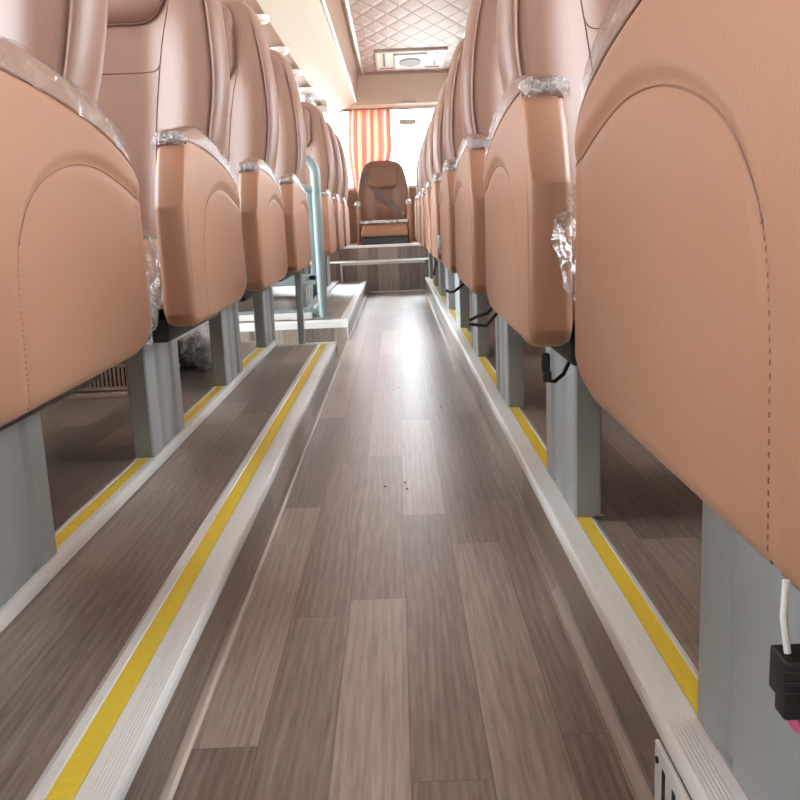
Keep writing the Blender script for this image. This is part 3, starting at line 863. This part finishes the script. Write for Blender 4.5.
# curtain at the rear window
bm = bmesh.new(); uvl = bm.loops.layers.uv.new('UVMap'); nx, nz = 140, 26; G = []
for j in range(nz+1):
    t = j/nz; row = []
    for i in range(nx+1):
        u = i/nx; z = .80 + (1.515-.80)*t
        pinch = smooth01((.55-t)/.55)
        x0 = -.375 + .015*pinch - .02*math.sin(PI*t); x1 = .0 - .10*pinch
        x = x0 + (x1-x0)*u
        y = 8.42 + .020*math.sin(u*2*PI*7.2 + .5*math.sin(t*3)) + .008*math.sin(u*31+t*2)
        row.append(bm.verts.new((x, y, z)))
    G.append(row)
for j in range(nz):
    for i in range(nx):
        f = bm.faces.new((G[j][i], G[j][i+1], G[j+1][i+1], G[j+1][i]))
        for lp, (a, b) in zip(f.loops, ((i, j), (i+1, j), (i+1, j+1), (i, j+1))): lp[uvl].uv = (a/nx, b/nz)
cu = link('curtain', bm, CURT, angle=180)
tag(cu, 'sheer orange and red striped curtain hanging in the rear window', 'curtain')
bm = bmesh.new(); add_tube(bm, [(-.42, 8.455, 1.522), (.02, 8.455, 1.522)], .008, 10); link('curtain_rail', bm, MOCHA, cu)

# heater on the left deck, white bundle, riser grille
h = empty('floor_heater', 'low grey heater box with slatted grille on the left deck', 'heater', (-.80, 2.37, DECK))
box('casing', (-.15, .012, .0), (.10, .8, .10), GREY, h, bev=.006)
bm = bmesh.new()
for i in range(20): add_box(bm, (-.135+i*.0112, -.004, .022), (-.1305+i*.0112, .014, .085))
add_box(bm, (-.14, -.003, .080), (.09, .014, .088)); add_box(bm, (-.14, -.003, .019), (.09, .014, .027))
link('grille', bm, PALE, h)
box('base_strip', (-.16, -.012, .0), (.11, .012, .014), PALE, h, bev=.002)
box('dark_backing', (-.14, .006, .018), (.095, .0125, .09), BLACK, h)
bm = bmesh.new(); blob(bm, (-.605, 2.80, .165), (.055, .09, .066), 3.3, 4, .3); blob(bm, (-.66, 2.86, .15), (.06, .08, .052), 8.1, 4, .3)
for v_ in bm.verts: v_.co.z = max(v_.co.z, .1008)
tag(link('plastic_bundle', bm, WHITEFILM, angle=180), 'white plastic bundle lying on the left deck behind the seat legs', 'plastic bag')
gr = empty('floor_vent', 'small silver louvred vent in the right riser at the bottom edge', 'vent', (.213, .62, .015))
box('plate', (-.006, -.20, 0), (-.001, .09, .064), ALU, gr, bev=.0015)
for i in range(9): box('slot', (-.0066, .058-i*.028, .012), (-.0055, .066-i*.028, .050), BLACK, gr)
bm = bmesh.new(); add_tube(bm, [(-.0075, .080, .050), (-.0055, .080, .050)], .003, 12); link('screw', bm, BLACK, gr)

# crumbs on the aisle floor
for i, (x, y) in enumerate(((-.043, 1.763), (-.002, 1.786), (.002, 1.74), (-.01, 2.864), (.11, 2.536))):
    bm = bmesh.new(); blob(bm, (x, y, .0015), (.0022, .003, .0015), i*3., 2, .3)
    lab = ['left dark crumb of the cluster on the aisle floor', 'middle dark crumb of the cluster on the aisle floor', 'nearest dark crumb of the cluster on the aisle floor', 'farthest dark crumb on the aisle floor', 'dark crumb lying alone on the right of the aisle floor'][i]
    tag(link('crumb', bm, DIRT), lab, 'crumb', 'crumbs on the aisle floor')

# faint markings at the back
def marks(name, x, y, z, w, hgt, n, m, label, seed, plate=False):
    rnd = random.Random(seed); bm = bmesh.new()
    if plate: add_box(bm, (x-w/2, y+.0005, z-hgt*.55), (x+w/2, y+.002, z+hgt*.55))
    for i in range(n):
        cx_ = x - w/2 + w*(i+.5)/n; cw = w/n*.74
        for q in range(3):
            zz = z + hgt*(q-1)*.38
            add_box(bm, (cx_-cw/2, y-.001, zz-hgt*.07), (cx_+cw/2*rnd.uniform(.4, 1), y, zz+hgt*.07))
        xx = cx_ + rnd.uniform(-.3, .3)*cw
        add_box(bm, (xx-cw*.1, y-.001, z-hgt*.45), (xx+cw*.1, y, z+hgt*.45))
    return tag(link(name, bm, m, smooth=False), label, 'sticker')
marks('warning_sticker', .150, 8.527, 1.410, .15, .044, 5, STICK, 'small faded grey lettering stuck on the rear window', 3, True)
mk = marks('notice_label', .165, 8.375, 1.565, .13, .022, 7, STICKB, 'small faded brown lettering on the panel above the rear window', 4)

# film wrapped pieces under the end of the left rack
bm = bmesh.new(); blob(bm, (-.60, 6.95, 1.40), (.05, .12, .055), 6.0, 4, .4)
pw = link('plastic_film', bm, MILKY, rk, angle=180); pw['label'] = 'crumpled white film'; pw.location = (1.3, 0, -1.40)
bm = bmesh.new(); add_box(bm, (-.66, 7.45, 1.395), (-.50, 7.75, 1.455), .012)
tag(link('reading_lamp', bm, PALE), 'pale lamp housing under the far end of the left luggage rack', 'lamp')

for m_ in [BACK, HEAD, HTRIM] + SEAMS: m_.free()

# ================================================================== LIGHT
w = bpy.data.worlds.new('overcast_sky'); scene.world = w; w.use_nodes = True
nt = w.node_tree; bg = nt.nodes['Background']
tc = N(nt, 'ShaderNodeTexCoord'); sp = N(nt, 'ShaderNodeSeparateXYZ'); nt.links.new(tc.outputs['Generated'], sp.inputs[0])
rp = N(nt, 'ShaderNodeValToRGB'); nt.links.new(sp.outputs[2], rp.inputs[0])
rp.color_ramp.elements[0].position = 0; rp.color_ramp.elements[0].color = (.83, .92, 1, 1)
rp.color_ramp.elements[1].position = .8; rp.color_ramp.elements[1].color = (.87, .94, 1, 1)
nt.links.new(rp.outputs[0], bg.inputs[0]); bg.inputs[1].default_value = 6.0
def portal(name, loc, rot, sx, sy):
    l = bpy.data.lights.new(name, 'AREA'); l.shape = 'RECTANGLE'; l.size = sx; l.size_y = sy; l.cycles.is_portal = True
    o = bpy.data.objects.new(name, l); C.objects.link(o); o.location = loc; o.rotation_euler = rot
portal('daylight_left', (-1.36, 1.90, 1.12), (0, -PI/2, 0), .62, 10.6)
portal('daylight_door', (-1.37, 3.81, .33), (0, -PI/2, 0), 1.0, .70)
portal('daylight_right', (1.18, 1.90, 1.12), (0, PI/2, 0), .62, 10.6)
portal('daylight_rear', (-.07, 8.57, 1.18), (-PI/2, 0, 0), 2.1, .7)
portal('daylight_front', (-.09, -3.46, 1.45), (PI/2, 0, 0), 2.4, .6)

# ================================================================== CAMERA
cam = bpy.data.cameras.new('camera'); co = bpy.data.objects.new('camera', cam); C.objects.link(co)
cam.sensor_width = 36; cam.lens = 900/800*36; cam.clip_start = .02
Rm = ((0.99911898, -0.04187549, -0.00277791), (-0.00544875, -0.19506528, 0.98077513), (-0.04161231, -0.9798959, -0.19512159))
right = Vector([r[0] for r in Rm]); up = -Vector([r[1] for r in Rm]); back = -Vector([r[2] for r in Rm])
M = Matrix.Identity(4)
for i in range(3): M[i][0], M[i][1], M[i][2] = right[i], up[i], back[i]
M.translation = Vector((0, 0, .53))
co.matrix_world = M
scene.camera = co
scene.cycles.transparent_max_bounces = 24
scene.view_settings.view_transform = 'Standard'; scene.view_settings.look = 'None'; scene.view_settings.gamma = 1
scene.view_settings.use_curve_mapping = False
scene.view_settings.exposure = 2.1
